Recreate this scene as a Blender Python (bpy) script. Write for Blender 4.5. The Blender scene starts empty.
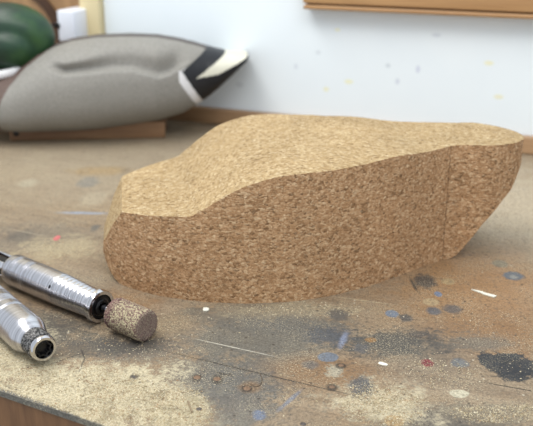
import bpy, bmesh, math, random
import numpy as np
from mathutils import Vector, Matrix, noise as mnoise
PLAN = [(-0.004, 0.0), (-0.0038, 0.0047), (-0.0032, 0.0095), (-0.0021, 0.0142), (-0.0006, 0.0188), (0.0012, 0.0235), (0.0035, 0.028), (0.0062, 0.0325), (0.0092, 0.0369), (0.0126, 0.0412), (0.0164, 0.0455), (0.0205, 0.0496), (0.0249, 0.0536), (0.0297, 0.0574), (0.0347, 0.0611), (0.0399, 0.0647), (0.0455, 0.068), (0.0512, 0.0712), (0.0571, 0.0742), (0.0633, 0.077), (0.0696, 0.0796), (0.0762, 0.082), (0.083, 0.0841), (0.09, 0.086), (0.0972, 0.0877), (0.1045, 0.089), (0.1121, 0.0901), (0.1197, 0.0908), (0.1275, 0.0912), (0.1354, 0.0913), (0.1434, 0.091), (0.1514, 0.0903), (0.1596, 0.089), (0.1677, 0.0872), (0.1759, 0.085), (0.1841, 0.0824), (0.1923, 0.0795), (0.2004, 0.0763), (0.2086, 0.0726), (0.2166, 0.0685), (0.2246, 0.0642), (0.2325, 0.0598), (0.2403, 0.0555), (0.2479, 0.0514), (0.2555, 0.0474), (0.2628, 0.0427), (0.27, 0.038), (0.277, 0.0342), (0.2838, 0.0318), (0.2904, 0.0315), (0.2967, 0.0328), (0.3029, 0.0347), (0.3087, 0.0365), (0.3143, 0.0376), (0.3196, 0.0378), (0.3247, 0.0367), (0.3294, 0.0351), (0.3338, 0.0332), (0.3379, 0.0311), (0.3417, 0.0288), (0.3451, 0.0264), (0.3482, 0.0238), (0.3509, 0.0211), (0.3533, 0.0183), (0.3554, 0.0154), (0.357, 0.0124), (0.3583, 0.0094), (0.3593, 0.0063), (0.3598, 0.0031), (0.36, 0.0)]
TOP = [(0.0154, 0.0633), (0.0228, 0.0641), (0.0302, 0.0649), (0.0376, 0.0657), (0.045, 0.0666), (0.0525, 0.0673), (0.0599, 0.068), (0.0673, 0.0691), (0.0747, 0.0722), (0.0821, 0.0793), (0.0895, 0.0847), (0.097, 0.0896), (0.1044, 0.0935), (0.1118, 0.0961), (0.1192, 0.0982), (0.1266, 0.1), (0.1341, 0.1014), (0.1415, 0.102), (0.1489, 0.1021), (0.1563, 0.1022), (0.1637, 0.1022), (0.1711, 0.1022), (0.1786, 0.1023), (0.186, 0.1024), (0.1934, 0.1027), (0.2008, 0.103), (0.2082, 0.1033), (0.2156, 0.1035), (0.2231, 0.1035), (0.2305, 0.1032), (0.2379, 0.1026), (0.2453, 0.1019), (0.2527, 0.1012), (0.2602, 0.1007), (0.2676, 0.1005), (0.275, 0.1006), (0.2824, 0.1007), (0.2898, 0.101), (0.2972, 0.1012), (0.3047, 0.1014), (0.3121, 0.1015), (0.3195, 0.1014), (0.3269, 0.1012), (0.3343, 0.1008), (0.3417, 0.1004), (0.3492, 0.0999), (0.3566, 0.0995), (0.364, 0.0994)]
SPOTS = [(-0.2284, 0.9463, 0.156, 0.1319, 0.0, (182, 164, 136), 0.7, 0.5, 0.8), (0.0413, 1.0094, 0.312, 0.0881, 0.0, (172, 155, 130), 0.7, 0.5, 0.6), (0.2448, 0.8234, 0.096, 0.1552, 0.0, (208, 190, 160), 0.7, 0.4, 0.9), (0.1668, 0.6182, 0.076, 0.0734, 0.0, (172, 130, 86), 0.8, 0.6, 0.95), (-0.0046, 0.5349, 0.06, 0.0448, 0.0, (108, 107, 100), 0.5, 0.8, 0.85), (-0.0267, 0.4772, 0.045, 0.024, 0.0, (98, 98, 95), 0.5, 0.8, 0.85), (0.0414, 0.4846, 0.04, 0.0192, 0.0, (146, 112, 78), 0.6, 0.8, 0.9), (-0.093, 0.5107, 0.036, 0.017, 0.0, (116, 108, 98), 0.5, 0.8, 0.8), (-0.1266, 0.5824, 0.036, 0.0217, 0.0, (152, 108, 64), 0.7, 0.6, 0.9), (0.1653, 0.5349, 0.048, 0.0363, 0.0, (150, 110, 70), 0.7, 0.7, 0.85), (0.1051, 0.5135, 0.036, 0.032, 0.0, (128, 117, 102), 0.7, 0.9, 0.6), (0.1002, 0.4321, 0.048, 0.0143, 0.0, (88, 86, 82), 0.5, 0.8, 0.85), (-0.1622, 0.5423, 0.036, 0.0349, 0.0, (80, 76, 70), 0.6, 0.9, 0.9), (-0.2052, 0.714, 0.06, 0.0346, 0.0, (120, 110, 98), 0.6, 0.9, 0.6), (-0.0011, 0.5773, 0.042, 0.0144, 0.0, (120, 112, 98), 0.6, 0.9, 0.6), (0.0893, 0.5233, 0.036, 0.017, 0.0, (80, 80, 78), 0.5, 1.0, 0.9), (0.0135, 0.5546, 0.032, 0.016, 0.0, (105, 105, 102), 0.5, 1.0, 0.7), (0.0434, 0.5334, 0.016, 0.0126, 0.0, (84, 90, 98), 0.5, 1.0, 0.85), (0.1484, 0.5233, 0.0224, 0.0099, 0.0, (120, 112, 100), 0.5, 0.8, 0.8), (0.1405, 0.4384, 0.036, 0.0108, 0.0, (150, 135, 110), 0.5, 0.9, 0.7), (-0.1262, 0.4471, 0.0828, 0.0535, 0.0, (216, 202, 166), 0.25, 1.1, 0.95), (-0.1755, 0.5135, 0.024, 0.032, 0.0, (212, 198, 162), 0.3, 1.0, 0.9), (-0.1067, 0.519, 0.032, 0.0141, 0.0, (84, 80, 76), 0.5, 1.0, 0.9), (-0.1339, 0.5107, 0.0176, 0.0089, 0.0, (110, 98, 82), 0.5, 1.0, 0.7), (-0.0196, 0.4583, 0.0288, 0.0312, 0.0, (106, 104, 100), 0.4, 1.0, 0.85), (-0.0532, 0.4384, 0.0204, 0.02, 0.0, (200, 186, 150), 0.3, 1.1, 0.85), (0.0706, 0.4471, 0.0252, 0.0219, 0.0, (214, 200, 166), 0.5, 1.4, 0.85), (-0.181, 0.6952, 0.034, 0.0247, 0.0, (192, 174, 136), 0.5, 1.6, 0.7), (0.0252, 0.5756, 0.048, 0.0128, 0.0, (185, 168, 135), 0.5, 1.6, 0.55), (-0.1772, 0.8297, 0.014, 0.0228, 0.0, (190, 174, 145), 0.3, 0.6, 0.7), (-0.0699, 0.55, 0.018, 0.0145, 0.0, (150, 128, 98), 0.6, 0.8, 0.7), (0.1619, 0.4909, 0.015, 0.019, 0.0, (48, 51, 56), 0.1, 0.8, 1.0), (0.1486, 0.4987, 0.0072, 0.0113, 0.0, (52, 55, 60), 0.1, 0.6, 1.0), (0.0603, 0.4652, 0.0078, 0.0122, 0.0, (78, 82, 90), 0.4, 1.0, 0.9), (0.1281, 0.6258, 0.0088, 0.0141, 0.0, (72, 68, 68), 0.3, 0.9, 0.9), (0.0531, 0.5658, 0.0078, 0.0081, 0.0, (92, 92, 92), 0.4, 1.0, 0.8), (0.0414, 0.504, 0.0072, 0.0063, 0.0, (118, 126, 138), 0.1, 0.3, 1.0), (0.1341, 0.6016, 0.003, 0.0048, 0.0, (120, 134, 160), 0.1, 0.2, 1.0), (0.0932, 0.568, 0.0048, 0.0058, 0.0, (122, 134, 152), 0.15, 0.4, 1.0), (0.1028, 0.5609, 0.0048, 0.0064, 0.0, (88, 86, 86), 0.3, 0.7, 0.9), (0.126, 0.5875, 0.006, 0.0065, 0.0, (184, 158, 118), 0.1, 0.3, 1.0), (0.1465, 0.6248, 0.0056, 0.0061, 0.0, (186, 160, 114), 0.1, 0.3, 0.8), (0.1255, 0.5723, 0.0056, 0.0064, 0.0, (100, 102, 108), 0.3, 0.6, 0.9), (0.1404, 0.5756, 0.0072, 0.0081, 0.0, (96, 92, 92), 0.3, 0.9, 0.85), (0.1068, 0.4961, 0.0042, 0.0051, 0.0, (138, 48, 60), 0.1, 0.5, 0.95), (0.1287, 0.4961, 0.0054, 0.0057, 0.0, (116, 120, 122), 0.3, 0.7, 0.9), (0.1201, 0.4588, 0.006, 0.0047, 0.0, (208, 200, 172), 0.1, 0.35, 1.0), (0.0754, 0.429, 0.006, 0.0061, 0.0, (184, 152, 104), 0.1, 0.3, 1.0), (0.0731, 0.5276, 0.004, 0.0035, 0.0, (150, 112, 68), 0.2, 0.4, 1.0), (0.065, 0.5163, 0.0054, 0.0071, 0.0, (92, 94, 98), 0.4, 0.8, 0.85), (0.2024, 0.6355, 0.008, 0.0084, 0.0, (106, 112, 120), 0.2, 0.5, 1.0), (0.2022, 0.6335, 0.004, 0.0038, 0.0, (160, 158, 150), 0.3, 0.5, 0.8), (0.1978, 0.6608, 0.0064, 0.008, 0.0, (138, 130, 108), 0.2, 0.5, 0.9), (0.1073, 0.5349, 0.0072, 0.0049, 0.0, (88, 82, 78), 0.4, 0.9, 0.8), (-0.0045, 0.4352, 0.0036, 0.005, 0.0, (112, 126, 152), 0.3, 0.7, 0.9), (0.0448, 0.4859, 0.006, 0.0071, 0.0, (185, 178, 155), 0.3, 1.5, 0.8), (-0.1909, 0.7189, 0.003, 0.0064, 0.0, (228, 108, 112), 0.1, 0.4, 1.0), (-0.2595, 0.8793, 0.01, 0.014, 0.0, (196, 184, 156), 0.4, 0.7, 0.7), (-0.1949, 0.8828, 0.011, 0.0182, 0.0, (140, 138, 132), 0.4, 0.7, 0.7), (-0.1608, 0.923, 0.0048, 0.0092, 0.0, (96, 104, 114), 0.3, 0.5, 0.8), (-0.1858, 0.923, 0.0312, 0.0154, 0.0, (182, 150, 100), 0.5, 0.7, 0.7), (-0.161, 0.7441, 0.004, 0.0079, 0.0, (95, 98, 98), 0.4, 0.7, 0.7), (-0.2259, 0.7238, 0.0112, 0.0148, 0.0, (90, 86, 82), 0.5, 0.9, 0.6), (-0.0104, 0.4664, 0.0072, 0.0072, 0.0, (140, 105, 70), 0.4, 0.7, 0.7), (0.0288, 0.4935, 0.0054, 0.0056, 0.0, (95, 98, 102), 0.4, 0.8, 0.7), (-0.0497, 0.5707, 0.0096, 0.0072, 0.0, (110, 104, 94), 0.4, 0.8, 0.6), (-0.1374, 0.4461, 0.0889, 0.0022, -0.511, (92, 92, 92), 0.6, 0.5, 0.85), (-0.1334, 0.5028, 0.0104, 0.0006, 0.697, (56, 52, 48), 0.6, 0.3, 0.85), (-0.1245, 0.5081, 0.0073, 0.0006, -1.193, (56, 52, 48), 0.6, 0.2, 0.85), (-0.1222, 0.4937, 0.0091, 0.0006, -1.587, (56, 52, 48), 0.6, 0.2, 0.8), (-0.1222, 0.5366, 0.0296, 0.0005, -0.412, (60, 56, 52), 0.6, 0.5, 0.7), (-0.0448, 0.4772, 0.0036, 0.0049, 0.0, (58, 50, 44), 0.3, 0.4, 0.8), (-0.0318, 0.4754, 0.0039, 0.0059, 0.0, (58, 50, 44), 0.3, 0.4, 0.8), (-0.0123, 0.464, 0.0039, 0.0042, 0.0, (58, 50, 44), 0.3, 0.4, 0.8), (-0.0855, 0.4784, 0.003, 0.0036, 0.0, (58, 50, 44), 0.3, 0.4, 0.8), (0.0492, 0.4922, 0.004, 0.0036, 0.0, (58, 50, 44), 0.3, 0.4, 0.8), (0.0414, 0.4658, 0.0036, 0.0044, 0.0, (58, 50, 44), 0.3, 0.4, 0.8), (-0.1801, 0.785, 0.0244, 0.0035, -0.053, (158, 174, 196), 0.6, 0.6, 0.8), (0.0535, 0.5271, 0.0112, 0.0022, -1.843, (134, 144, 168), 0.6, 0.3, 0.9), (0.0139, 0.4506, 0.0119, 0.0016, -2.14, (124, 132, 150), 0.6, 0.5, 0.9), (-0.0226, 0.5171, 0.0294, 0.0005, -0.414, (212, 206, 188), 0.6, 0.5, 0.9), (0.0743, 0.5902, 0.0261, 0.0008, -0.304, (196, 176, 140), 0.6, 0.6, 0.8), (-0.006, 0.4836, 0.0733, 0.0006, -0.42, (50, 42, 36), 0.6, 0.3, 0.9), (0.1564, 0.4654, 0.0274, 0.0006, -0.348, (52, 42, 34), 0.6, 0.3, 0.9), (0.1074, 0.5314, 0.0418, 0.0004, -0.264, (80, 66, 52), 0.6, 0.5, 0.7), (-0.0279, 0.4821, 0.0062, 0.0009, -0.417, (50, 45, 42), 0.6, 0.4, 0.9), (0.1177, 0.6193, 0.0123, 0.0014, -1.506, (62, 56, 54), 0.6, 0.5, 0.9), (0.137, 0.694, 0.0842, 0.0006, 2.78, (120, 98, 74), 0.6, 0.3, 0.6), (0.1036, 0.6412, 0.0786, 0.0005, 2.845, (110, 90, 66), 0.6, 0.3, 0.6), (-0.227, 0.7352, 0.0266, 0.0007, -0.445, (196, 180, 150), 0.6, 0.6, 0.6), (0.0589, 0.4479, 0.0175, 0.0006, 0.812, (190, 178, 150), 0.6, 0.7, 0.7)]  # bench stains; the pale right-back patch is lightened to paint in brighter light
NAILS = [(-0.0448, 0.4778), (-0.0318, 0.476), (-0.0123, 0.4646), (-0.0856, 0.479), (-0.0408, 0.4416), (0.0493, 0.4928), (0.0414, 0.4664), (0.0215, 0.4259)]
WHITE = [[0.1615, 0.6089, 0.0], [0.1773, 0.5962, 0.0], [-0.0455, 0.5748, 0.0], [0.0773, 0.4948, 0.0]]
FIB = [[[-0.145, 0.5205, 0.0], [-0.138, 0.5233, 0.0], [-0.1293, 0.5149, 0.0], [-0.1227, 0.5027, 0.0], [-0.1214, 0.4896, 0.0]], [[-0.0105, 0.4699, 0.0], [-0.0066, 0.4664, 0.0], [-0.0035, 0.4699, 0.0], [-0.0029, 0.476, 0.0], [-0.0042, 0.4821, 0.0]], [[-0.0482, 0.4493, 0.0], [-0.0465, 0.4438, 0.0], [-0.0447, 0.4374, 0.0]]]
DUST = [(-0.1262, 0.4471, 0.0792, 0.0462, 24000), (-0.1748, 0.5107, 0.0272, 0.0228, 2500), (-0.0532, 0.4384, 0.0204, 0.02, 2600), (0.0706, 0.4471, 0.0252, 0.0219, 4500), (-0.181, 0.6952, 0.032, 0.0223, 900), (0.0252, 0.5756, 0.048, 0.0128, 700), (0.1399, 0.4363, 0.03, 0.0102, 1800), (0.1125, 0.4809, 0.024, 0.0198, 700), (0.0229, 0.5135, 0.208, 0.084, 1200), (-0.1014, 0.5205, 0.056, 0.0283, 500)]
CK = [(74, 54, 38), (122, 92, 64), (158, 122, 88), (178, 140, 103), (194, 158, 121), (218, 190, 154)]
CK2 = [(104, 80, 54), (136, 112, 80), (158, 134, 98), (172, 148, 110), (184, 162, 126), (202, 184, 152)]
BF = .74
WORLD = 1.0
EXPO = 0.0
LIGHTS = [('ceiling_tube_light', (-.55, .60, 1.35), (0, .8, 0), 1.3, .5, 17, (1, .97, .92)),
          ('room_light', (.3, -.4, 1.5), (0, .9, 0), 1.2, .6, 11, (1, .98, .95))]

rnd = random.Random(7)
C = bpy.context.scene.collection
PI = math.pi

def lin(c):
    return tuple((v/255/12.92 if v/255 <= .04045 else ((v/255+.055)/1.055)**2.4) for v in c) + (1.0,)

# ------------------------------------------------------------------ materials
class NT:
    def __init__(s, name):
        s.m = bpy.data.materials.new(name); s.m.use_nodes = True
        s.t = s.m.node_tree; s.t.nodes.clear()
        s.out = s.n('ShaderNodeOutputMaterial'); s.b = s.n('ShaderNodeBsdfPrincipled')
        s.l(s.b.outputs[0], s.out.inputs[0])
    def n(s, k, **kw):
        x = s.t.nodes.new(k)
        for a, b in kw.items(): setattr(x, a, b)
        return x
    def l(s, a, b): s.t.links.new(a, b)
    def inp(s, x, sock):
        if hasattr(x, 'is_output'): s.l(x, sock)
        else: sock.default_value = x
    def math(s, op, a, b=0.0, clamp=False):
        x = s.n('ShaderNodeMath', operation=op, use_clamp=clamp); s.inp(a, x.inputs[0]); s.inp(b, x.inputs[1]); return x.outputs[0]
    def mix(s, f, a, b, mode='MIX'):
        x = s.n('ShaderNodeMix', data_type='RGBA', blend_type=mode)
        s.inp(f, x.inputs[0]); s.inp(a, x.inputs[6]); s.inp(b, x.inputs[7]); return x.outputs[2]
    def rng(s, v, a, b, c=0., d=1., smooth=False):
        x = s.n('ShaderNodeMapRange', interpolation_type='SMOOTHSTEP' if smooth else 'LINEAR')
        s.inp(v, x.inputs[0])
        for i, q in enumerate((a, b, c, d)): x.inputs[i+1].default_value = q
        return x.outputs[0]
    def noise(s, vec, scale, detail=3, rough=.55, dist=0.):
        x = s.n('ShaderNodeTexNoise'); s.l(vec, x.inputs['Vector'])
        x.inputs['Scale'].default_value = scale; x.inputs['Detail'].default_value = detail
        x.inputs['Roughness'].default_value = rough; x.inputs['Distortion'].default_value = dist
        return x
    def mapping(s, vec, loc=(0,0,0), rot=(0,0,0), scale=(1,1,1), kind='POINT'):
        x = s.n('ShaderNodeMapping', vector_type=kind); s.l(vec, x.inputs[0])
        x.inputs[1].default_value = loc; x.inputs[2].default_value = rot; x.inputs[3].default_value = scale
        return x.outputs[0]
    def vor(s, vec, scale, feature='F1', rand=1.):
        x = s.n('ShaderNodeTexVoronoi', feature=feature); s.l(vec, x.inputs['Vector'])
        x.inputs['Scale'].default_value = scale; x.inputs['Randomness'].default_value = rand
        return x
    def ramp(s, v, stops):
        x = s.n('ShaderNodeValToRGB'); s.inp(v, x.inputs[0]); e = x.color_ramp.elements
        while len(e) < len(stops): e.new(.5)
        for i, (p, c) in enumerate(stops): e[i].position = p; e[i].color = c
        return x.outputs[0]
    def bump(s, h, strength, dist=.001):
        x = s.n('ShaderNodeBump'); x.inputs['Strength'].default_value = strength; x.inputs['Distance'].default_value = dist
        s.l(h, x.inputs['Height']); s.l(x.outputs[0], s.b.inputs['Normal']); return x
    def obj(s): return s.n('ShaderNodeTexCoord').outputs['Object']
    def pos(s): return s.n('ShaderNodeNewGeometry').outputs['Position']

def simple(name, col, rough=.5, metal=0., var=.12, scale=60., bump=0., bd=.0005, coat=0.):
    t = NT(name); v = t.obj(); nz = t.noise(v, scale, 4)
    c = lin(col); d = tuple(x*(1-var) for x in c[:3])+(1,); e = tuple(min(1, x*(1+var)) for x in c[:3])+(1,)
    t.l(t.ramp(nz.outputs[0], [(.3, d), (.7, e)]), t.b.inputs['Base Color'])
    t.b.inputs['Roughness'].default_value = rough; t.b.inputs['Metallic'].default_value = metal
    t.b.inputs['Coat Weight'].default_value = coat
    if bump: t.bump(nz.outputs[0], bump, bd)
    return t.m

def cork_mat(name, CK, con=1.):
    t = NT(name); o = t.obj()
    dn = t.noise(o, 260, 2); ds = t.n('ShaderNodeVectorMath', operation='SCALE')
    sub = t.n('ShaderNodeVectorMath', operation='SUBTRACT'); t.l(dn.outputs['Color'], sub.inputs[0]); sub.inputs[1].default_value = (.5, .5, .5)
    t.l(sub.outputs[0], ds.inputs[0]); ds.inputs['Scale'].default_value = .0032
    ad = t.n('ShaderNodeVectorMath', operation='ADD'); t.l(o, ad.inputs[0]); t.l(ds.outputs[0], ad.inputs[1])
    v1 = t.vor(t.mapping(ad.outputs[0], scale=(.66, .66, 1.1)), 640)
    v2 = t.vor(t.mapping(ad.outputs[0], loc=(.3, .1, .2), rot=(.1, .2, .1), scale=(.6, .6, 1.1)), 1150)
    fine = t.noise(o, 1500, 3, .7); big = t.noise(o, 22, 3)
    sx = t.n('ShaderNodeSeparateColor'); t.l(v1.outputs['Color'], sx.inputs[0])
    sy = t.n('ShaderNodeSeparateColor'); t.l(v2.outputs['Color'], sy.inputs[0])
    c = t.ramp(sx.outputs[0], [(0., lin(CK[0])), (.08, lin(CK[1])), (.3, lin(CK[2])), (.6, lin(CK[3])), (.85, lin(CK[4])), (1., lin(CK[5]))])
    c2 = t.ramp(sy.outputs[1], [(0., lin(CK[1])), (.25, lin(CK[2])), (.7, lin(CK[3])), (1., lin(CK[5]))])
    c = t.mix(.42, c, c2)
    f = t.rng(fine.outputs[0], .3, .7, 1-.25*con, 1+.2*con)
    b = t.rng(big.outputs[0], .3, .7, .92, 1.08)
    g = t.math('MULTIPLY', f, b)
    cc = t.n('ShaderNodeCombineColor'); 
    for i in range(3): t.l(g, cc.inputs[i])
    c = t.mix(1., c, cc.outputs[0], 'MULTIPLY')
    # pencil line across the side where the tail begins, and a second faint one
    sp = t.n('ShaderNodeSeparateXYZ'); t.l(ad.outputs[0], sp.inputs[0])
    def stripe(u, w, op):
        q = t.math('ABSOLUTE', t.math('SUBTRACT', sp.outputs[0], u))
        return t.math('MULTIPLY', t.rng(q, w*.4, w, 1., 0.), t.rng(sp.outputs[1], -.031, -.029, op, 0.))
    c = t.mix(stripe(.2826, .0008, .6), c, lin((95, 72, 52)))
    c = t.mix(stripe(.2795, .0005, .3), c, lin((105, 80, 58)))
    t.l(c, t.b.inputs['Base Color']); t.b.inputs['Roughness'].default_value = .95
    t.b.inputs['Specular IOR Level'].default_value = .15
    h = t.math('ADD', t.math('MULTIPLY', v1.outputs['Distance'], -1.), t.math('MULTIPLY', fine.outputs[0], 1.1))
    t.bump(h, .45*con, .001)
    return t.m

def bench_mat():
    
    def lin(c):
        g = .3*c[0]+.55*c[1]+.15*c[2]; k = .10
        return tuple(v*BF for v in globals()['lin'](tuple(x+(g-x)*k for x in c))[:3])+(1.,)
    t = NT('stained_bench_plywood'); P = t.pos()
    al = t.mapping(P, rot=(0, 0, .42), scale=(1, 1, 1))
    gr = t.noise(t.mapping(al, scale=(6, 90, 1)), 1., 4, .6)
    n1 = t.noise(P, 45, 5, .62); n2 = t.noise(P, 320, 4, .7); n3 = t.noise(P, 9, 3)
    n4 = t.noise(t.mapping(al, scale=(1, 3.5, 1)), 130, 4, .65)
    c = t.ramp(gr.outputs[0], [(.28, lin((138, 112, 82))), (.5, lin((160, 134, 102))), (.72, lin((178, 154, 122)))])
    c = t.mix(t.rng(n3.outputs[0], .35, .7, 0, .6), c, lin((150, 138, 120)))
    c = t.mix(t.rng(n4.outputs[0], .52, .72, 0, .55), c, lin((122, 98, 74)))
    n7 = t.noise(P, 130, 3, .6)
    mid = t.math('ADD', t.math('MULTIPLY', t.math('SUBTRACT', n7.outputs[0], .5), 1.8), t.math('ADD', t.math('MULTIPLY', t.math('SUBTRACT', n1.outputs[0], .5), 2.0), t.math('MULTIPLY', t.math('SUBTRACT', n2.outputs[0], .5), 2.2)))
    for (x, y, rx, ry, rot, col, soft, ns, op) in SPOTS:
        ma = t.n('ShaderNodeVectorMath', operation='MULTIPLY_ADD'); t.l(c, ma.inputs[0]); ma.inputs[1].default_value = (1e-9,)*3; t.l(P, ma.inputs[2])
        m = t.mapping(ma.outputs[0], loc=(x, y, 0), rot=(0, 0, rot), scale=(rx, ry, 1000.), kind='TEXTURE')
        ln_ = t.n('ShaderNodeVectorMath', operation='LENGTH'); t.l(m, ln_.inputs[0])
        if max(rx, ry) < .025: ns *= .55
        d = t.math('MULTIPLY_ADD', mid, ns, ); d.node.inputs[2].default_value = 0; t.l(ln_.outputs['Value'], d.node.inputs[2])
        k = t.rng(d, 1-soft, 1+soft, op, 0., True)
        c = t.mix(k, c, lin(col))
    # fine grime and dust speckle over everything
    n5 = t.noise(P, 900, 3, .75); n6 = t.noise(P, 28, 3)
    c = t.mix(t.rng(n2.outputs[0], .32, .50, .7, 0.), c, lin((88, 80, 72)))
    c = t.mix(t.math('MULTIPLY', t.rng(n5.outputs[0], .54, .62, 0, .9), t.rng(n6.outputs[0], .42, .62, .05, 1.)), c, lin((208, 194, 160)))
    n8 = t.noise(P, 650, 3, .7)
    g8 = t.rng(n8.outputs[0], .35, .65, .72, 1.22); cc = t.n('ShaderNodeCombineColor')
    for i in range(3): t.l(g8, cc.inputs[i])
    c = t.mix(1., c, cc.outputs[0], 'MULTIPLY')
    sp = t.vor(P, 210); sc = t.n('ShaderNodeSeparateColor'); t.l(sp.outputs['Color'], sc.inputs[0])
    k = t.math('MULTIPLY', t.rng(sc.outputs[0], .93, .95), t.rng(sp.outputs['Distance'], .16, .26, .8, 0.))
    c = t.mix(k, c, lin((72, 62, 54)))
    k = t.math('MULTIPLY', t.rng(sc.outputs[1], .955, .97), t.rng(sp.outputs['Distance'], .12, .2, .8, 0.))
    c = t.mix(k, c, lin((214, 204, 180)))
    t.l(c, t.b.inputs['Base Color'])
    t.l(t.rng(n1.outputs[0], .3, .7, .45, .8), t.b.inputs['Roughness'])
    t.b.inputs['Specular IOR Level'].default_value = .35
    h = t.math('ADD', t.math('MULTIPLY', n2.outputs[0], .6), t.math('MULTIPLY', n4.outputs[0], .8))
    t.bump(h, .35, .0008)
    return t.m

def wall_mat():
    t = NT('white_wall_panel'); P = t.pos()
    n = t.noise(P, 7, 3); c = t.ramp(n.outputs[0], [(.3, lin((228, 237, 243))), (.7, lin((233, 241, 246)))])
    for i, (s, z, rx, rz, col) in enumerate(WSPOTS):
        p = W(s, WOFF, z); m = t.mapping(P, loc=p, rot=(0, 0, WYAW), scale=(rx, 1, rz), kind='TEXTURE')
        q = t.n('ShaderNodeVectorMath', operation='LENGTH'); t.l(m, q.inputs[0])
        c = t.mix(t.rng(q.outputs['Value'], .5, 1.3, .7, 0., True), c, lin(col))
    t.l(c, t.b.inputs['Base Color']); t.b.inputs['Roughness'].default_value = .45
    return t.m

def wood_mat(name, a, b, sc=(4, 60, 60), rot=(0, 0, 0), rough=.5):
    t = NT(name); o = t.obj(); m = t.mapping(t.mapping(o, rot=rot), scale=sc)
    n = t.noise(m, 1., 5, .6, .6); n2 = t.noise(m, 4., 3, .6)
    c = t.ramp(n.outputs[0], [(.3, lin(a)), (.7, lin(b))]); c = t.mix(t.rng(n2.outputs[0], .5, .75, 0, .5), c, lin(a))
    t.l(c, t.b.inputs['Base Color']); t.b.inputs['Roughness'].default_value = rough; t.bump(n2.outputs[0], .2, .0004)
    return t.m

def metal_mat(name, base=(206, 205, 210), rough=.27, line=900.):
    t = NT(name); o = t.obj()
    n = t.noise(t.mapping(o, scale=(line, 3, 3)), 1., 3, .6)      # lathe turning marks across the axis
    n2 = t.noise(o, 220, 4, .6); n3 = t.noise(t.mapping(o, scale=(420, 2, 2)), 1., 3, .7)
    c = t.ramp(n3.outputs[0], [(.35, lin(tuple(int(v*.80) for v in base))), (.65, lin(base))])
    c = t.mix(t.rng(n2.outputs[0], .6, .75, 0, .2), c, lin((150, 148, 150)))
    t.l(c, t.b.inputs['Base Color']); t.b.inputs['Metallic'].default_value = 1.
    t.b.inputs['Roughness'].default_value = rough
    t.bump(n.outputs[0], .12, .0002)
    return t.m

# ------------------------------------------------------------------ object helpers
def mobj(name, verts, faces, mat, parent=None, smooth=None):
    me = bpy.data.meshes.new(name); me.from_pydata([tuple(v) for v in verts], [], faces)
    bm = bmesh.new(); bm.from_mesh(me); bmesh.ops.recalc_face_normals(bm, faces=bm.faces); bm.to_mesh(me); bm.free()
    return fin(name, me, mat, parent, smooth)
def fin(name, me, mat, parent=None, smooth=None):
    me.materials.clear(); me.materials.append(mat)
    if smooth is not None:
        me.shade_smooth()
        if smooth < 180: me.set_sharp_from_angle(angle=math.radians(smooth))
    o = bpy.data.objects.new(name, me); C.objects.link(o)
    if parent: o.parent = parent
    return o
def bobj(name, bm, mat, parent=None, smooth=None):
    bmesh.ops.recalc_face_normals(bm, faces=bm.faces)
    me = bpy.data.meshes.new(name); bm.to_mesh(me); bm.free()
    return fin(name, me, mat, parent, smooth)
def tag(o, label=None, cat=None, group=None, kind=None):
    for k, v in (('label', label), ('category', cat), ('group', group), ('kind', kind)):
        if v: o[k] = v
    return o
def empty(name, M, label, cat, group=None):
    o = bpy.data.objects.new(name, None); C.objects.link(o); o.empty_display_size = .02
    o.matrix_world = M; return tag(o, label, cat, group)
def lathe(prof, seg=64, caps=True, f=None):
    """prof: (x, r) along local x"""
    v = []; F = []
    for x, r in prof:
        for k in range(seg):
            a = 2*PI*k/seg; rr = r*(f(x, a) if f else 1)
            v.append((x, rr*math.cos(a), rr*math.sin(a)))
    for i in range(len(prof)-1):
        for k in range(seg):
            a = i*seg+k; b = i*seg+(k+1) % seg; F.append((a, b, b+seg, a+seg))
    if caps: F.append(tuple(range(seg))[::-1]); F.append(tuple(range((len(prof)-1)*seg, len(prof)*seg)))
    return v, F
def boxbm(bm, x0, x1, y0, y1, z0, z1, M=None, bev=0.):
    g = bmesh.ops.create_cube(bm, size=1.)['verts']
    bmesh.ops.scale(bm, vec=(x1-x0, y1-y0, z1-z0), verts=g)
    bmesh.ops.translate(bm, vec=((x0+x1)/2, (y0+y1)/2, (z0+z1)/2), verts=g)
    if bev:
        es = list({e for v in g for e in v.link_edges}); r = bmesh.ops.bevel(bm, geom=es, offset=bev, segments=3, affect='EDGES', profile=.5)
        g = list({v for v in r['verts']} | {v for v in g if v.is_valid})
    if M: bmesh.ops.transform(bm, matrix=M, verts=[v for v in g if v.is_valid])
def prism(poly, z0, z1):
    n = len(poly); v = [(x, y, z0) for x, y in poly]+[(x, y, z1) for x, y in poly]
    F = [tuple(range(n))[::-1], tuple(range(n, 2*n))]+[(i, (i+1) % n, n+(i+1) % n, n+i) for i in range(n)]
    return v, F
def frame(loc, yaw): return Matrix.Translation(loc) @ Matrix.Rotation(yaw, 4, 'Z')
def axisM(A, B):
    A = Vector(A); x = (Vector(B)-A).normalized(); y = Vector((0, 0, 1)).cross(x).normalized(); z = x.cross(y)
    M = Matrix((x, y, z)).transposed().to_4x4(); M.translation = A; return M
def tube(pts, r, seg=8):
    bm = bmesh.new(); rings = []
    pts = [Vector(p) for p in pts]
    for i, p in enumerate(pts):
        t = (pts[min(i+1, len(pts)-1)]-pts[max(i-1, 0)]).normalized()
        a = t.cross(Vector((0, 0, 1)));  a = a.normalized() if a.length > 1e-4 else Vector((1, 0, 0)); b = t.cross(a)
        rings.append([bm.verts.new(p+(a*math.cos(2*PI*k/seg)+b*math.sin(2*PI*k/seg))*r) for k in range(seg)])
    for i in range(len(rings)-1):
        for k in range(seg): bm.faces.new((rings[i][k], rings[i][(k+1) % seg], rings[i+1][(k+1) % seg], rings[i+1][k]))
    bm.faces.new(rings[0]); bm.faces.new(rings[-1]); return bm
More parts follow.
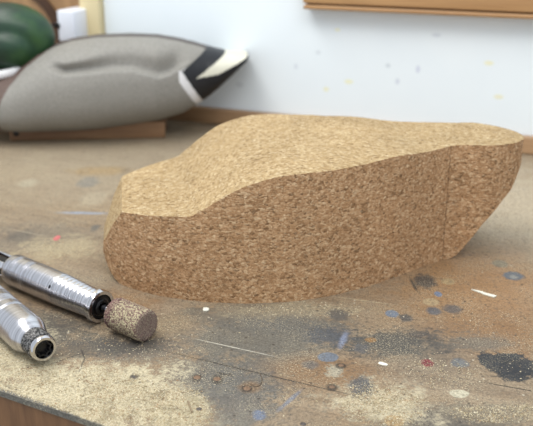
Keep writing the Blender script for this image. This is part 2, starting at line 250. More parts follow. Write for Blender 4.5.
def smoothpts(p, n=8):
    out = []
    for i in range(len(p)-1):
        a, b, c, d = (Vector(p[max(i-1, 0)]), Vector(p[i]), Vector(p[i+1]), Vector(p[min(i+2, len(p)-1)]))
        for k in range(n):
            t = k/n; out.append(.5*((2*b)+(-a+c)*t+(2*a-5*b+4*c-d)*t*t+(-a+3*b-3*c+d)*t**3))
    out.append(Vector(p[-1])); return out
def interp(tab, x):
    if x <= tab[0][0]: return tab[0][1:]
    for a, b in zip(tab, tab[1:]):
        if x <= b[0]:
            t = (x-a[0])/(b[0]-a[0]); return tuple(p+(q-p)*t for p, q in zip(a[1:], b[1:]))
    return tab[-1][1:]

# ------------------------------------------------------------------ the setting
W0 = Vector((-.1061, 1.1502)); WD = Vector((.93474, -.35533)); WN = Vector((.35533, .93474)); WYAW = math.atan2(WD.y, WD.x); WOFF = .012
def W(s, off, z): p = W0+WD*s+WN*off; return Vector((p.x, p.y, z))
WM = frame((W0.x, W0.y, 0), WYAW)
WSPOTS = [(.272, .094, .0035, .003, (196, 206, 214)), (.222, .070, .006, .003, (232, 230, 180)), (.192, .058, .004, .003, (230, 228, 180)),
          (.395, .105, .006, .003, (234, 230, 184)), (.31, .092, .003, .005, (198, 204, 222)), (.41, .065, .006, .003, (230, 226, 186)),
          (.18, .105, .004, .003, (205, 214, 222)), (.33, .135, .006, .0025, (206, 214, 224)), (.205, .135, .004, .002, (232, 232, 196)),
          (.455, .085, .005, .004, (206, 212, 224)), (.285, .075, .003, .004, (200, 208, 222)), (.15, .085, .003, .004, (208, 216, 226)), (.07, .055, .006, .004, (205, 214, 222))]
M_wall = wall_mat()
M_rough = wood_mat('rough_back_boards', (128, 96, 66), (176, 140, 100), (30, 3, 3))
M_floor = simple('grey_concrete', (120, 116, 110), .8, var=.15, scale=8)
bm = bmesh.new(); boxbm(bm, -1.6, 2.2, WOFF+.01, WOFF+.11, -.9, 1.5, WM); tag(bobj('wall_back', bm, simple('cream_wall', (214, 206, 188), .8, var=.05)), kind='structure')
bm = bmesh.new(); boxbm(bm, -.42, -.166, WOFF+.0005, WOFF+.0098, 0, .30, WM); tag(bobj('wall_left_board', bm, M_rough), kind='structure')
bm = bmesh.new(); boxbm(bm, -.1335, 2.2, WOFF, WOFF+.0098, .0, 1.5, WM, .0008); tag(bobj('wall_panel', bm, M_wall), kind='structure')
v, F = prism([(-2.2, -1.), (2.4, -1.), (2.4, 2.2), (-2.2, 2.2)], -.95, -.9); tag(mobj('floor', v, F, M_floor), kind='structure')
# trim along the joint of bench and wall
M_trim = wood_mat('bench_trim_wood', (150, 118, 86), (190, 154, 118), (5, 60, 60), rough=.4)
bm = bmesh.new(); boxbm(bm, 0, 1.5, 0, WOFF-.0003, .0, .0212, None, .0015)
o = bobj('trim_1', bm, M_trim, smooth=40); o.matrix_world = WM @ Matrix.Translation((-.115, 0, .0)); tag(o, kind='structure')
M_stud = wood_mat('cream_painted_stud', (206, 188, 144), (222, 208, 168), (6, 6, 2), rough=.6)
bm = bmesh.new(); boxbm(bm, -.165, -.1345, WOFF-.012, WOFF+.0095, 0., 1.5, WM, .001); tag(bobj('trim_2', bm, M_stud), kind='structure')

# ------------------------------------------------------------------ workbench
E0 = Vector((-.1672, .4617)); ED = Vector((.885, -.4655)).normalized(); EN = Vector((-ED.y, ED.x))
EYAW = math.atan2(ED.y, ED.x)
def E(a, b): return E0+ED*a+EN*b
fa, fb = E(-.75, 0), E(.95, 0); wa = W(-1.15, -.0005, 0); wb = W(1.05, -.0005, 0)
bench = empty('workbench', frame((E0.x, E0.y, -.9), 0), 'paint-stained wooden workbench under everything, spotted with paint and sawdust, brown front edge', 'workbench')
Bi = Matrix.Translation((-E0.x, -E0.y, .9))
def bl(v): return [Bi @ Vector(p) for p in v]
poly = [tuple(fa), tuple(fb), (wb.x, wb.y), (wa.x, wa.y)]
v, F = prism(poly, -.004, 0.)
M_bench = bench_mat()
o = mobj('bench_top', bl(v), F, M_bench, bench)
fa2, fb2 = E(-.75, .0012), E(.95, .0012)
v, F = prism([tuple(fa2), tuple(fb2), (wb.x, wb.y), (wa.x, wa.y)], -.03, -.004)
o = mobj('core_board', bl(v), F, wood_mat('edge_plywood', (92, 64, 42), (140, 102, 68), (50, 50, 8), (0, 0, 0), .6), bench)
v, F = prism([tuple(E(-.75, .003)), tuple(E(.95, .003)), tuple(E(.95, .022)), tuple(E(-.75, .022))], -.15, -.03)
mobj('front_apron', bl(v), F, wood_mat('apron_wood', (58, 40, 28), (128, 90, 58), (40, 40, 6), (0, 0, 0), .6), bench)
M_leg = wood_mat('leg_wood', (110, 80, 52), (150, 114, 78), (40, 40, 4))
wl, wr = W(-.95, -.12, 0), W(.9, -.12, 0)
for q in (E(-.68, .06), E(.85, .06), Vector((wl.x, wl.y)), Vector((wr.x, wr.y))):
    bm = bmesh.new(); boxbm(bm, q.x-.035, q.x+.035, q.y-.035, q.y+.035, -.9, -.03, Bi, .002); bobj('leg', bm, M_leg, bench)
M_rust = simple('rusty_nail_head', (122, 98, 78), .6, .3, .3, 900); M_nail = simple('dark_nail_head', (84, 78, 74), .5, .4, .3, 900)
for i, (x, y) in enumerate(NAILS):
    r = .0024 if i < 3 else .0018
    v, F = lathe([(-.002, r), (.0001, r), (.0003, r*.88), (.0004, r*.6), (.00045, r*.15)], 24)
    v = [(Bi @ Vector((x+p[1], y+p[2], p[0]))) for p in v]
    mobj('nail_head', v, F, M_rust if i in (0, 1, 2, 5, 6) else M_nail, bench, 60)

# ------------------------------------------------------------------ cork body block
BY = .156; BM = frame((-.1337, .6568, 0), BY)
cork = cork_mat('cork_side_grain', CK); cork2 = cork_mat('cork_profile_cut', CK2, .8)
prof = [(-.0020, .0240), (-.0012, .0300), (.0023, .0370), (.0077, .0500)]
tail = [(.3590, .0925), (.3572, .0870), (.3525, .0770), (.3465, .0690), (.3397, .0600), (.3312, .0523), (.3211, .0415), (.3125, .0312), (.3032, .0162), (.2975, .0072), (.2945, .0035), (.2905, .0008), (.2870, .0)]
chest = [(.0100, .0), (.0062, .0024), (.0022, .0080), (-.0008, .0140), (-.0024, .0195)]
TOP = [q for q in TOP if q[0] < .0600]+[(.0640, .0688), (.0664, .0692), (.0700, .0716), (.0747, .0747), (.0790, .0777), (.0821, .0800), (.0860, .0825)]+[q for q in TOP if q[0] > .0885]
pr = prof+TOP+tail+chest
def ex(poly, axis, a, b):
    n = len(poly)
    f = (lambda p, h: (p[0], h, p[1])) if axis == 'y' else (lambda p, h: (p[0], p[1], h))
    v = [f(p, a) for p in poly]+[f(p, b) for p in poly]
    F = [tuple(range(n))[::-1], tuple(range(n, 2*n))]+[(i, (i+1) % n, n+(i+1) % n, n+i) for i in range(n)]
    me = bpy.data.meshes.new('tmp'); me.from_pydata(v, [], F)
    bm = bmesh.new(); bm.from_mesh(me); bmesh.ops.recalc_face_normals(bm, faces=bm.faces); bm.to_mesh(me); bm.free()
    o = bpy.data.objects.new('tmp', me); C.objects.link(o); return o
PLAN = [(u-(.0025*(u-.32)/.04 if u > .32 else 0), w) for u, w in PLAN]
wob = lambda u: .00035*math.sin(u*190)+.00025*math.sin(u*410+1)
lo = [(u, -w-wob(u)) for u, w in PLAN]; hi = [(u, max(w, .0784+(.0377-.0784)*(u-.195)/.12) if .195 < u < .315 else w*(1.12 if .325 < u < .358 else 1.04)) for u, w in PLAN[1:-1]][::-1]
o1 = ex(pr, 'y', -.15, .15); o2 = ex(lo+hi, 'z', -.02, .16)
md = o1.modifiers.new('b', 'BOOLEAN'); md.operation = 'INTERSECT'; md.solver = 'EXACT'; md.object = o2
dg = bpy.context.evaluated_depsgraph_get(); dg.update()
me = bpy.data.meshes.new_from_object(o1.evaluated_get(dg))
for q in (o1, o2): bpy.data.objects.remove(q)
me.name = 'cork_block'
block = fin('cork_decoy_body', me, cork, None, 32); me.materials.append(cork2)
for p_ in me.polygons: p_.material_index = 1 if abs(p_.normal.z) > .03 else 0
block.matrix_world = BM
tag(block, 'large unpainted tan cork duck body blank, bandsawn, in the middle of the workbench', 'cork block')

# ------------------------------------------------------------------ rotary handpieces
M_al = metal_mat('turned_aluminium'); M_al2 = metal_mat('polished_aluminium', (215, 214, 218), .14, 300.)
M_blk = simple('black_rubber_steel', (26, 26, 28), .35, .5, .2, 300)
M_kn = NT('worn_black_knurl'); n = M_kn.noise(M_kn.obj(), 700, 3, .7); M_kn.l(M_kn.ramp(n.outputs[0], [(.45, lin((34, 34, 36))), (.62, lin((150, 148, 146)))]), M_kn.b.inputs['Base Color']); M_kn.b.inputs['Metallic'].default_value = .7; M_kn.b.inputs['Roughness'].default_value = .35; M_kn = M_kn.m
M_steel = simple('dark_steel', (90, 90, 94), .3, 1., .15, 300)
def add(name, prof, mat, par, seg=72, sm=35, f=None): v, F = lathe(prof, seg, True, f); return mobj(name, v, F, mat, par, sm)
A = (-.2074, .6246, .0130); B = (-.1183, .5533, .0124)
hp = empty('rotary_handpiece', axisM(A, B), 'silver rotary handpiece fitted with a gritty sanding drum, lying beside the cork block', 'rotary tool')
p = [(.0065, .0085), (.0068, .0105), (.0085, .0122), (.0110, .0128)]
def groove(p, s, r, w=.0008, d=.0006): p += [(s-w, r), (s-w*.5, r-d), (s+w*.5, r-d), (s+w, r)]
for s in (.017, .0195, .031, .0335, .0355): groove(p, s, .0128)
p += [(.052, .0128), (.066, .0125)]
for k in range(8):
    s = .071+k*.0043; r = .0124-.00021*k; groove(p, s, r, .0009, .0003)
p += [(.1045, .0108), (.1055, .0102), (.1085, .0102)]
add('barrel', p, M_al, hp)
# small dark oil hole on the barrel
v, F = lathe([(-.0008, .0011), (.0004, .0011), (.0005, .0008)], 20)
ang = -2.55
R = Matrix.Rotation(0, 4, 'X')
vv = []
dirr = Vector((0, -math.sin(1.02), math.cos(1.02)))
tt = Vector((1, 0, 0)); bb = dirr.cross(tt)
for q in v: vv.append(Vector((.0675, 0, 0))+dirr*(.0123+q[0])+tt*q[1]+bb*q[2]*1.35)
mobj('oil_hole', vv, F, M_blk, hp, 40)
add('front_flange', [(.1075, .0095), (.1078, .0117), (.1086, .01235), (.1118, .01235), (.1128, .0118), (.1128, .0094), (.1095, .0090)], M_al2, hp)
add('bearing', [(.1100, .0090), (.1118, .0090), (.1122, .0086), (.1122, .0072), (.1110, .0070), (.1110, .0062), (.1135, .0060), (.1140, .0054), (.1140, .0040), (.112, .0038)], M_blk, hp)
add('bearing_seal_ring', [(.1112, .0069), (.1126, .0069), (.1126, .0063), (.1112, .0063)], M_steel, hp)
add('shaft', [(.108, .0027), (.124, .0027), (.128, .0027)], M_al2, hp, 32)
# sanding drum
def grit(x, a): return 1+.018*math.sin(a*23+x*3100)+.014*math.sin(a*41-x*5200+1.3)+rnd.uniform(-.022, .022)
t = NT('sawdust_clogged_grit'); o_ = t.obj(); n = t.noise(o_, 850, 4, .75); n2 = t.noise(o_, 260, 3, .6); vv_ = t.vor(o_, 900)
sx = t.n('ShaderNodeSeparateXYZ'); t.l(o_, sx.inputs[0])
band = t.math('MULTIPLY', t.rng(sx.outputs[0], .129, .136), t.rng(sx.outputs[0], .1625, .158, 0, 1))
k = t.rng(t.math('ADD', n.outputs[0], t.math('MULTIPLY', band, .10)), .54, .66)
c = t.mix(t.rng(n2.outputs[0], .4, .6), lin((88, 58, 60)), lin((128, 96, 92)))
c = t.mix(k, c, lin((196, 184, 150))); c = t.mix(t.math('MULTIPLY', t.rng(sx.outputs[0], .1585, .160), .6), c, lin((120, 104, 96)))
t.l(c, t.b.inputs['Base Color']); t.b.inputs['Roughness'].default_value = .9
t.bump(t.math('ADD', n.outputs[0], t.math('MULTIPLY', vv_.outputs['Distance'], .8)), .9, .0012); M_grit = t.m
pr2 = [(.1262, .0030), (.1264, .0085), (.1272, .0105), (.128, .0112)]+[(.129+.0006*i, .0114) for i in range(1, 50)]+[(.1588, .0110), (.1597, .0100)]+[(.1600, .0100-.0010*i) for i in range(1, 10)]
add('sanding_drum', pr2, M_grit, hp, 110, 180, grit)
# rear yoke: dark inner tube, arms, rear collar
add('inner_sleeve', [(-.020, .0062), (.0075, .0062)], M_blk, hp, 32)
for a in (1.0, 3.09, 5.19):
    bm = bmesh.new(); boxbm(bm, -.020, .0075, -.0030, .0030, .0072, .0098, Matrix.Rotation(a, 4, 'X'), .0008); bobj('yoke_arm', bm, M_al2, hp, 40)
add('rear_collar', [(-.042, .0085), (-.040, .0098), (-.020, .0098), (-.0185, .0090)], M_al, hp)

# second handpiece, nose towards the viewer
N = Vector((-.1452, .4905, .0134)); Rr = Vector((-.1938, .5512, .0134)); dd = (N-Rr).normalized()
hp2 = empty('rotary_handpiece', axisM(N-dd*.15, N), 'silver rotary handpiece with an empty black socket nose and no bit, nearest the bench edge', 'rotary tool')
L0 = .15
p = [(0., .0100), (.002, .0118), (.006, .0134)]
for s in (.060, .0625, .065, .0675, .080, .0822, .0844, .0866, .0888, .097, .099): groove(p, s, .0134, .0009, .0004)
p += [(.1220, .0134), (.1250, .0131), (.1262, .0127), (.1335, .0098), (.1342, .0092)]
add('barrel', p, M_al, hp2)
def knurl(x, a): return 1+.035*math.sin(a*26+x*2600)+.03*math.sin(a*26-x*2600)
add('knurled_chuck', [(.1336, .0075), (.1338, .0088)]+[(.134+.0005*i, .0092) for i in range(1, 24)]+[(.1460, .0080)], M_kn, hp2, 156, 60, knurl)
add('nose_ring', [(.1455, .0068), (.1455, .0084), (.1465, .0088), (.1492, .0088), (.1502, .0082), (.1502, .0066), (.1495, .0063), (.1440, .0062)], M_al2, hp2)
def teeth(x, a): return 1+.08*(1 if math.sin(a*8) > 0 else -1)
add('collet_socket', [(.1442, .0056), (.1488, .0056), (.1490, .0043), (.1462, .0038)], M_blk, hp2, 96, 40, teeth)

# ------------------------------------------------------------------ painted mallard decoy
DM = frame((-.2275, 1.088, 0), math.radians(4.4))
duck = empty('duck_decoy', DM, 'painted mallard drake decoy with grey sides and green head, sitting by the wall', 'duck decoy')
SEC = [(-.166, .056, .044, .003), (-.164, .061, .037, .016), (-.157, .069, .028, .032), (-.148, .074, .021, .044), (-.132, .079, .015, .057), (-.11, .0835, .012, .067), (-.09, .0885, .0105, .0725), (-.075, .099, .010, .075),
       (-.06, .1085, .010, .076), (-.04, .1175, .010, .077), (-.018, .1238, .010, .078), (.012, .1277, .0115, .078), (.054, .1288, .0165, .075), (.088, .1273, .021, .068), (.1185, .1222, .029, .056),
       (.135, .1178, .038, .047), (.15, .1133, .0475, .041), (.165, .1092, .0595, .037), (.178, .1062, .0715, .035), (.19, .1055, .0835, .033), (.200, .1048, .0935, .029), (.2035, .1035, .0990, .022), (.2045, .102, .1005, .012)]
CRE = [(-.045, .0985), (-.0425, .0969), (-.0227, .0906), (.0037, .0925), (.0331, .0952), (.0595, .0950), (.0743, .0905), (.0916, .0850), (.1038, .0875), (.1187, .0958), (.13, .1)]
FL = [(.0, -.108), (.0454, -.1045), (.0603, -.0997), (.0751, -.0909), (.0957, -.0721), (.1136, -.0465), (.1243, -.0276), (.13, -.015)]
NU, NA = 260, 340
us = [SEC[0][0]+(SEC[-1][0]-SEC[0][0])*i/(NU-1) for i in range(NU)]
def sstep(x): x = max(0, min(1, x)); return x*x*(3-2*x)
grid = []
for u in us:
    zt, zb, hw = interp(SEC, u); zc = zb+(zt-zb)*.46; row = []
    for k in range(NA):
        a = 2*PI*k/NA; ca, sa = math.cos(a), math.sin(a)
        e = 2/2.35
        y = -hw*math.copysign(abs(ca)**e, ca); z = zc+(zt-zc if sa > 0 else zc-zb)*math.copysign(abs(sa)**e, sa)
        if abs(y) > .001 and -.05 < u < .135:
            cz = interp(CRE, u)[0]; fade = sstep((u+.05)/.03)*sstep((.135-u)/.03)
            dz = z-cz
            if dz > -.012:
                wv = .014+.018*sstep((u+.03)/.12)
                ins = sstep((dz+.001)/.004)*(1-sstep((dz-.001)/wv))*.0150*fade
                bul = 0
                y -= math.copysign(min(ins-bul, abs(y)*.5), y)
        row.append((u, y, z))
    grid.append(row)
reg = {}
def classify(u, y, z):
    ur = .118+(.091-z)*.59 if z < .091 else .120+(z-.091)*1.35
    if u > .1364:
        up = .0795+(u-.1364)*.71; lw = interp([(.1364, .0795), (.165, .0830), (.189, .0950), (.205, .1045)], u)[0]
        if lw < z < up or (u > .176 and z > lw): return 'tail_feathers'
    if u > ur+.001: return 'rump'
    if ur-.0095*sstep((.097-z)/.02) < u and z < .094: return 'rump_stripe'
    fb = interp(FL, z)[0]
    if u < fb: return 'breast'
    zt, zb, hw = interp(SEC, u)
    if z > zt-.012 and y > -.014-.3*max(0, -u-.02): return 'back'
    return 'body'
for i in range(NU-1):
    for k in range(NA):
        k2 = (k+1) % NA; q = (grid[i][k], grid[i][k2], grid[i+1][k2], grid[i+1][k]); cpt = [sum(a[j] for a in q)/4 for j in range(3)]
        reg.setdefault(classify(*cpt), []).append((i*NA+k, i*NA+k2, (i+1)*NA+k2, (i+1)*NA+k))
reg['breast'].append(tuple(range(NA))[::-1]); reg['tail_feathers'].append(tuple(range((NU-1)*NA, NU*NA)))
allv = [p for r in grid for p in r]
def barbs(name, c1, c2, rough=.7):
    t = NT(name); o = t.obj(); n = t.noise(t.mapping(o, scale=(1, 1, 2.2)), 420, 3, .6); b = t.noise(o, 14, 2)
    c = t.ramp(n.outputs[0], [(.35, lin(c1)), (.65, lin(c2))]); c = t.mix(t.rng(b.outputs[0], .35, .7, 0, .35), c, lin(c1))
    t.l(c, t.b.inputs['Base Color']); t.b.inputs['Roughness'].default_value = rough; t.bump(n.outputs[0], .25, .0006); return t.m
DMAT = {'body': barbs('grey_vermiculated_paint', (124, 122, 116), (148, 145, 139)), 'breast': barbs('brown_breast_paint', (84, 68, 62), (104, 86, 78)),
        'back': barbs('dark_back_paint', (74, 68, 66), (92, 86, 82)), 'rump': simple('black_paint', (20, 22, 28), .45, var=.2),
        'rump_stripe': simple('white_stripe_paint', (222, 222, 224), .5, var=.03), 'tail_feathers': simple('white_tail_paint', (212, 210, 194), .5, var=.04)}
LB = {'breast': 'brown painted breast', 'back': 'dark brown back', 'rump': 'black painted rump', 'rump_stripe': 'white stripe before the rump', 'tail_feathers': 'white tail feathers'}
for nme, fs in reg.items():
    used = sorted({i for f_ in fs for i in f_}); mp = {a: b for b, a in enumerate(used)}
    me = bpy.data.meshes.new(nme); me.from_pydata([allv[i] for i in used], [], [tuple(mp[i] for i in f_) for f_ in fs])
    o = fin(nme, me, DMAT[nme], duck, 180)
    if nme in LB: o['label'] = LB[nme]
# head
hv = []; HF = []; nu, nv = 96, 64
cx, cz = -.101, .1245
for i in range(nu+1):
    th_ = PI*i/nu
    for j in range(nv):
        ph = 2*PI*j/nv
        d = Vector((math.cos(th_), math.sin(th_)*math.cos(ph), math.sin(th_)*math.sin(ph)))
        r = 1.0
        side = abs(d.y)
        dx, dz = d.x-.05, d.z+.30
        rr = math.sqrt(dx*dx+dz*dz)
        r += .10*side*math.exp(-(rr/.42)**4)                        # cheek
        r -= .085*side*math.exp(-((rr-.62)/.13)**2)*(1 if dz > -.2 else 0)   # groove around the cheek
        r += .03*max(0, d.z)*max(0, d.x)
        hv.append((cx+d.x*.061*r, d.y*.037*r, cz+d.z*.0455*r))
for i in range(nu):
    for j in range(nv): HF.append((i*nv+j, i*nv+(j+1) % nv, (i+1)*nv+(j+1) % nv, (i+1)*nv+j))
t = NT('glossy_green_paint'); o_ = t.obj(); n = t.noise(o_, 300, 3); b = t.noise(o_, 25, 3)
c = t.ramp(b.outputs[0], [(.3, lin((16, 36, 30))), (.55, lin((26, 60, 38))), (.75, lin((48, 82, 42)))])
t.l(c, t.b.inputs['Base Color']); t.b.inputs['Roughness'].default_value = .42; t.bump(n.outputs[0], .2, .0005)
head = mobj('head', hv, HF, t.m, duck, 180); head['label'] = 'green painted head'
bv = []; BF = []
for i, (x, w, zt, zb) in enumerate([(-.150, .013, .130, .104), (-.165, .0125, .122, .103), (-.18, .0125, .114, .103), (-.195, .0135, .110, .102), (-.207, .0125, .1085, .1015), (-.213, .007, .107, .102)]):
    for k in range(20):
        a = 2*PI*k/20; bv.append((x, w*math.cos(a), (zt+zb)/2+(zt-zb)/2*math.sin(a)))
for i in range(5):
    for k in range(20): BF.append((i*20+k, i*20+(k+1) % 20, (i+1)*20+(k+1) % 20, (i+1)*20+k))
BF.append(tuple(range(20))); BF.append(tuple(range(100, 120)))
o = mobj('bill', bv, BF, simple('olive_yellow_paint', (170, 160, 70), .4), duck, 60)
for sgn in (-1, 1):
    bm = bmesh.new(); bmesh.ops.create_uvsphere(bm, u_segments=20, v_segments=12, radius=.0045); bmesh.ops.translate(bm, vec=(-.137, sgn*.0275, .137), verts=bm.verts)
    bobj('eye', bm, M_blk, duck, 180)
bm = bmesh.new(); rg = []
for i in range(64):
    a = 2*PI*i/64; c_ = Vector((-.118+.043*math.cos(a), .040*math.sin(a), .0845-.006*math.cos(a)*-1)); nrm = Vector((math.cos(a), math.sin(a), 0))
    rg.append([bm.verts.new(c_+nrm*.004*math.cos(2*PI*k/12)+Vector((0, 0, .0055))*math.sin(2*PI*k/12)) for k in range(12)])
for i in range(64):
    for k in range(12): bm.faces.new((rg[i][k], rg[(i+1) % 64][k], rg[(i+1) % 64][(k+1) % 12], rg[i][(k+1) % 12]))
bobj('neck_ring', bm, DMAT['rump_stripe'], duck, 180)['label'] = 'white neck ring'
v = []
bm = bmesh.new(); boxbm(bm, -.103, .0945, -.030, .030, .0, .022, None, .0015)
keel = bobj('keel_board', bm, wood_mat('keel_wood', (112, 82, 58), (150, 116, 84), (6, 60, 60)), duck, 40)
v, F = lathe([(-.006, .0030), (.0006, .0030), (.0008, .0024)], 24)
mobj('keel_hole', [(-.094+p_[1]*1.3, -.0300-p_[0]*1., .0095+p_[2]*1.1) for p_ in v], F, M_blk, keel, 40)

# ------------------------------------------------------------------ things on the wall
def wthing(name, s, off, z, label, cat, group=None): return empty(name, WM @ Matrix.Translation((s, off, z)), label, cat, group)
rail = wthing('wooden_rail', .1650, WOFF, .1615, 'brown moulded wooden rail fixed on the white wall, top right', 'wooden rail')
M_rail = wood_mat('rail_wood', (150, 112, 74), (186, 146, 102), (3, 60, 60), rough=.35)
bm = bmesh.new(); boxbm(bm, 0, 1.4, -.021, 0, .0072, .045, None, .0014); bobj('rail_board', bm, M_rail, rail, 40)
bm = bmesh.new(); boxbm(bm, .0012, 1.4, -.023, 0, .0, .0050, None, .0016); bobj('lower_bead', bm, M_rail, rail, 40)
bm = bmesh.new(); boxbm(bm, .002, 1.4, -.012, 0, .0040, .0080); bobj('shadow_groove', bm, wood_mat('shaded_rail_wood', (78, 48, 28), (104, 66, 38), (3, 60, 60)), rail)  # groove strip: rail wood darkened, shade painted into the recess
ad_ = wthing('power_adapter', -.181, WOFF+.01, .106, 'white plastic power adapter on the wall behind the green duck head', 'power adapter')
M_wp = simple('white_plastic', (226, 230, 240), .4, var=.02)
bm = bmesh.new(); boxbm(bm, 0, .0265, -.055, 0, 0, .042, None, .0025); bobj('housing', bm, M_wp, ad_, 40)
bm = bmesh.new(); boxbm(bm, -.006, .004, -.0575, -.049, .018, .0245, None, .001); bobj('cable_plug', bm, M_blk, ad_, 40)
bobj('cable', tube(smoothpts([(-.004, -.053, .021), (-.02, -.05, .018), (-.04, -.04, -.005), (-.05, -.03, -.04), (-.055, -.02, -.1045)]), .0016), M_blk, ad_, 180)
br = wthing('leather_strap', -.262, WOFF+.01, .0, 'dark brown strap hanging on the boards behind the green head', 'strap')
M_lea = simple('brown_leather', (74, 50, 34), .6, var=.2)
v = []; F = []
pts = smoothpts([(-.03, -.008, .215), (-.012, -.010, .185), (.012, -.012, .165), (.036, -.012, .148), (.050, -.010, .120), (.052, -.008, .08)], 8)
for p_ in pts:
    for a, b in ((-.006, -.0015), (.006, -.0015), (.006, .0015), (-.006, .0015)): v.append((p_.x+a, p_.y+b, p_.z+a*.6))
for i in range(len(pts)-1):
    for k in range(4): F.append((i*4+k, i*4+(k+1) % 4, (i+1)*4+(k+1) % 4, (i+1)*4+k))
F += [(0, 1, 2, 3), tuple(len(v)-4+k for k in range(4))]
mobj('strap_band', v, F, M_lea, br, 40)
bm = bmesh.new(); boxbm(bm, -.036, -.024, -.014, 0, .208, .222, None, .002); bobj('hook', bm, M_steel, br, 40)

# ------------------------------------------------------------------ little things on the bench
M_wh = simple('white_paint_flake', (222, 220, 206), .6, var=.05, scale=900)
a, b = Vector(WHITE[0]), Vector(WHITE[1]); d = (b-a).normalized(); n_ = Vector((-d.y, d.x, 0)); Ls = (b-a).length
o = None
pl = [(0, .0003), (.25, .0012), (.45, .0019), (.5, .0009), (1.02, .0016), (1.0, -.0020), (.6, -.0022), (.4, -.0012), (.15, -.0006)]
v, F = prism([(x*Ls, y) for x, y in pl], .0002, .0009)
o = mobj('wood_sliver', v, F, M_wh); o.matrix_world = frame(a, math.atan2(d.y, d.x)); tag(o, 'thin white sliver lying on the bench right of the cork block', 'sliver')
def drop(name, p, rx, ry, h, label, rot=0):
    bm = bmesh.new(); bmesh.ops.create_icosphere(bm, subdivisions=3, radius=1.)
    for v in bm.verts:
        v.co *= 1+.12*math.sin(v.co.x*3+1)*math.cos(v.co.y*4); v.co = Vector((v.co.x*rx, v.co.y*ry, max(v.co.z, -.15)*h+h*.15))
    o = bobj(name, bm, M_wh, None, 180); o.matrix_world = frame(Vector(p), rot); return tag(o, label, 'paint flake')
drop('paint_flake', WHITE[2], .0026, .0030, .0012, 'small round white flake on the bench in front of the cork block')
drop('paint_flake', WHITE[3], .0036, .0018, .0008, 'small oblong white flake on the bench below the tail end of the cork block', -.5)
M_fib = simple('dark_fibre', (46, 40, 36), .6)
def fibre(pts, r, label, mat=M_fib):
    P_ = smoothpts([(p[0], p[1], r+.00005) for p in pts], 10)
    c0 = P_[0].copy(); c0.z = 0
    return tag(bobj('fibre', tube([q-c0 for q in P_], r, 6), mat, None, 180), label, 'fibre'), c0
for pts, r, lb, mt in ((FIB[1], .00022, 'tiny curled brown hair on the bench by a rusty nail head', simple('brown_fibre', (92, 76, 60), .6)),
                   (FIB[2], .0006, 'short brown splinter in the sawdust', simple('splinter_wood', (132, 116, 92), .7))):
    o, c0 = fibre(pts, r, lb, mt); o.location = c0

# sawdust
rs = np.random.RandomState(3)
cen = []
def okp(x, y):
    p_ = Vector((x, y))-E0
    return p_.dot(EN) > .0006
blobs = rs.normal(size=(400, 2))
for (x, y, rx, ry, n) in DUST:
    clump = rs.uniform(-1, 1, size=(60, 2))
    m = 0
    while m < n:
        if rs.rand() < .6:
            k = clump[rs.randint(60)]; q = k+rs.normal(size=2)*.10
        else: q = rs.uniform(-1.15, 1.15, 2)
        r = math.hypot(*q)
        if r > 1.2 or rs.rand() < (r-.7)*2: m += .3; continue
        m += 1
        px_, py_ = x+q[0]*rx, y+q[1]*ry
        if okp(px_, py_): cen.append((px_, py_))
cen = np.array(cen); n = len(cen)
# keep granules out of the cork block footprint
ca_, sa_ = math.cos(-BY), math.sin(-BY); rx_ = cen[:, 0]+.1337; ry_ = cen[:, 1]-.6568
lu = rx_*ca_-ry_*sa_; lv = rx_*sa_+ry_*ca_
pw = np.interp(lu, [q[0] for q in PLAN], [q[1] for q in PLAN], left=0, right=0)
cen = cen[np.abs(lv) > pw+.0008]; n = len(cen)
near = (cen[:, 1] < .50)*1.
base = np.array([(1, 0, 0), (-.5, .8, .05), (-.5, -.8, -.02), (-.1, .05, .55), (.4, -.5, .45)])
ang = rs.uniform(0, 2*PI, n); sc = rs.uniform(.00022, .00046, n)*np.where(rs.rand(n) < .12, 1.7, 1); el = rs.uniform(.6, 1.6, n)
V = np.zeros((n, 5, 3))
for k in range(5):
    bx_ = base[k, 0]*el; by_ = base[k, 1]+0*el
    V[:, k, 0] = cen[:, 0]+sc*(bx_*np.cos(ang)-by_*np.sin(ang)); V[:, k, 1] = cen[:, 1]+sc*(bx_*np.sin(ang)+by_*np.cos(ang)); V[:, k, 2] = sc*(base[k, 2]+.05)
hz = np.zeros(n)
for i in range(n):
    q = mnoise.noise(Vector((cen[i, 0]*130, cen[i, 1]*130, 0)))+.5*mnoise.noise(Vector((cen[i, 0]*330, cen[i, 1]*330, 3)))
    hz[i] = max(0, q+.15)*.0012*rs.rand()
V[:, :, 2] += (hz*near)[:, None]
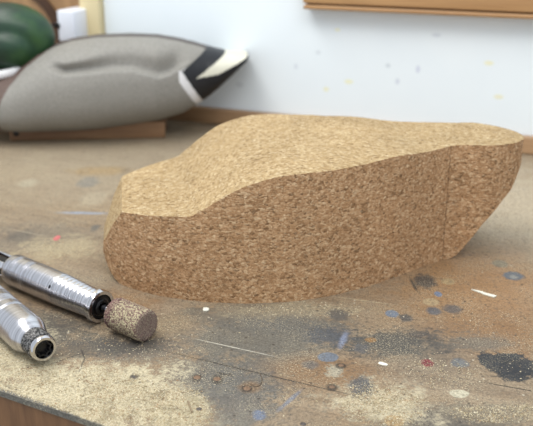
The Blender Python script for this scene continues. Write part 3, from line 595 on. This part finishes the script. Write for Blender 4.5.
V = V.reshape(-1, 3); tri = np.array([(0, 1, 3), (1, 2, 3), (2, 0, 4), (0, 3, 4), (3, 2, 4)])
Fc = (np.arange(n)[:, None, None]*5+tri[None]).reshape(-1, 3)
me = bpy.data.meshes.new('sawdust'); me.from_pydata(V.tolist(), [], Fc.tolist())
t = NT('pale_sawdust'); g = t.n('ShaderNodeNewGeometry'); c = t.ramp(g.outputs['Random Per Island'], [(0, lin((140, 120, 90))), (.35, lin((182, 168, 136))), (.8, lin((212, 202, 176))), (1, lin((150, 118, 84)))])
t.l(c, t.b.inputs['Base Color']); t.b.inputs['Roughness'].default_value = .9
tag(fin('sawdust', me, t.m), 'pale sawdust scattered over the front of the workbench', 'sawdust', kind='stuff')

# ------------------------------------------------------------------ light
def area(name, loc, target, sx, sy, power, col):
    l = bpy.data.lights.new(name, 'AREA'); l.shape = 'RECTANGLE'; l.size = sx; l.size_y = sy; l.energy = power; l.color = col
    o = bpy.data.objects.new(name, l); C.objects.link(o); o.location = loc
    o.rotation_euler = (Vector(target)-Vector(loc)).to_track_quat('-Z', 'Y').to_euler(); return o
for a in LIGHTS: area(*a)
wd = bpy.data.worlds.new('World'); bpy.context.scene.world = wd; wd.use_nodes = True
bg = wd.node_tree.nodes['Background']; bg.inputs[0].default_value = (.86, .93, 1., 1); bg.inputs[1].default_value = WORLD

# ------------------------------------------------------------------ camera
cd = bpy.data.cameras.new('Camera'); cam = bpy.data.objects.new('Camera', cd); C.objects.link(cam)
cam.location = (0, 0, .289); cam.rotation_euler = (PI/2-math.atan(313/850), 0, 0)
cd.sensor_fit = 'HORIZONTAL'; cd.sensor_width = 36; cd.lens = 850/533*36; cd.clip_start = .01
cd.dof.use_dof = True; cd.dof.focus_distance = .57; cd.dof.aperture_fstop = 10.5
sc_ = bpy.context.scene; sc_.camera = cam
sc_.view_settings.view_transform = 'Standard'; sc_.view_settings.look = 'None'; sc_.view_settings.gamma = 1; sc_.view_settings.use_curve_mapping = False
sc_.view_settings.exposure = EXPO
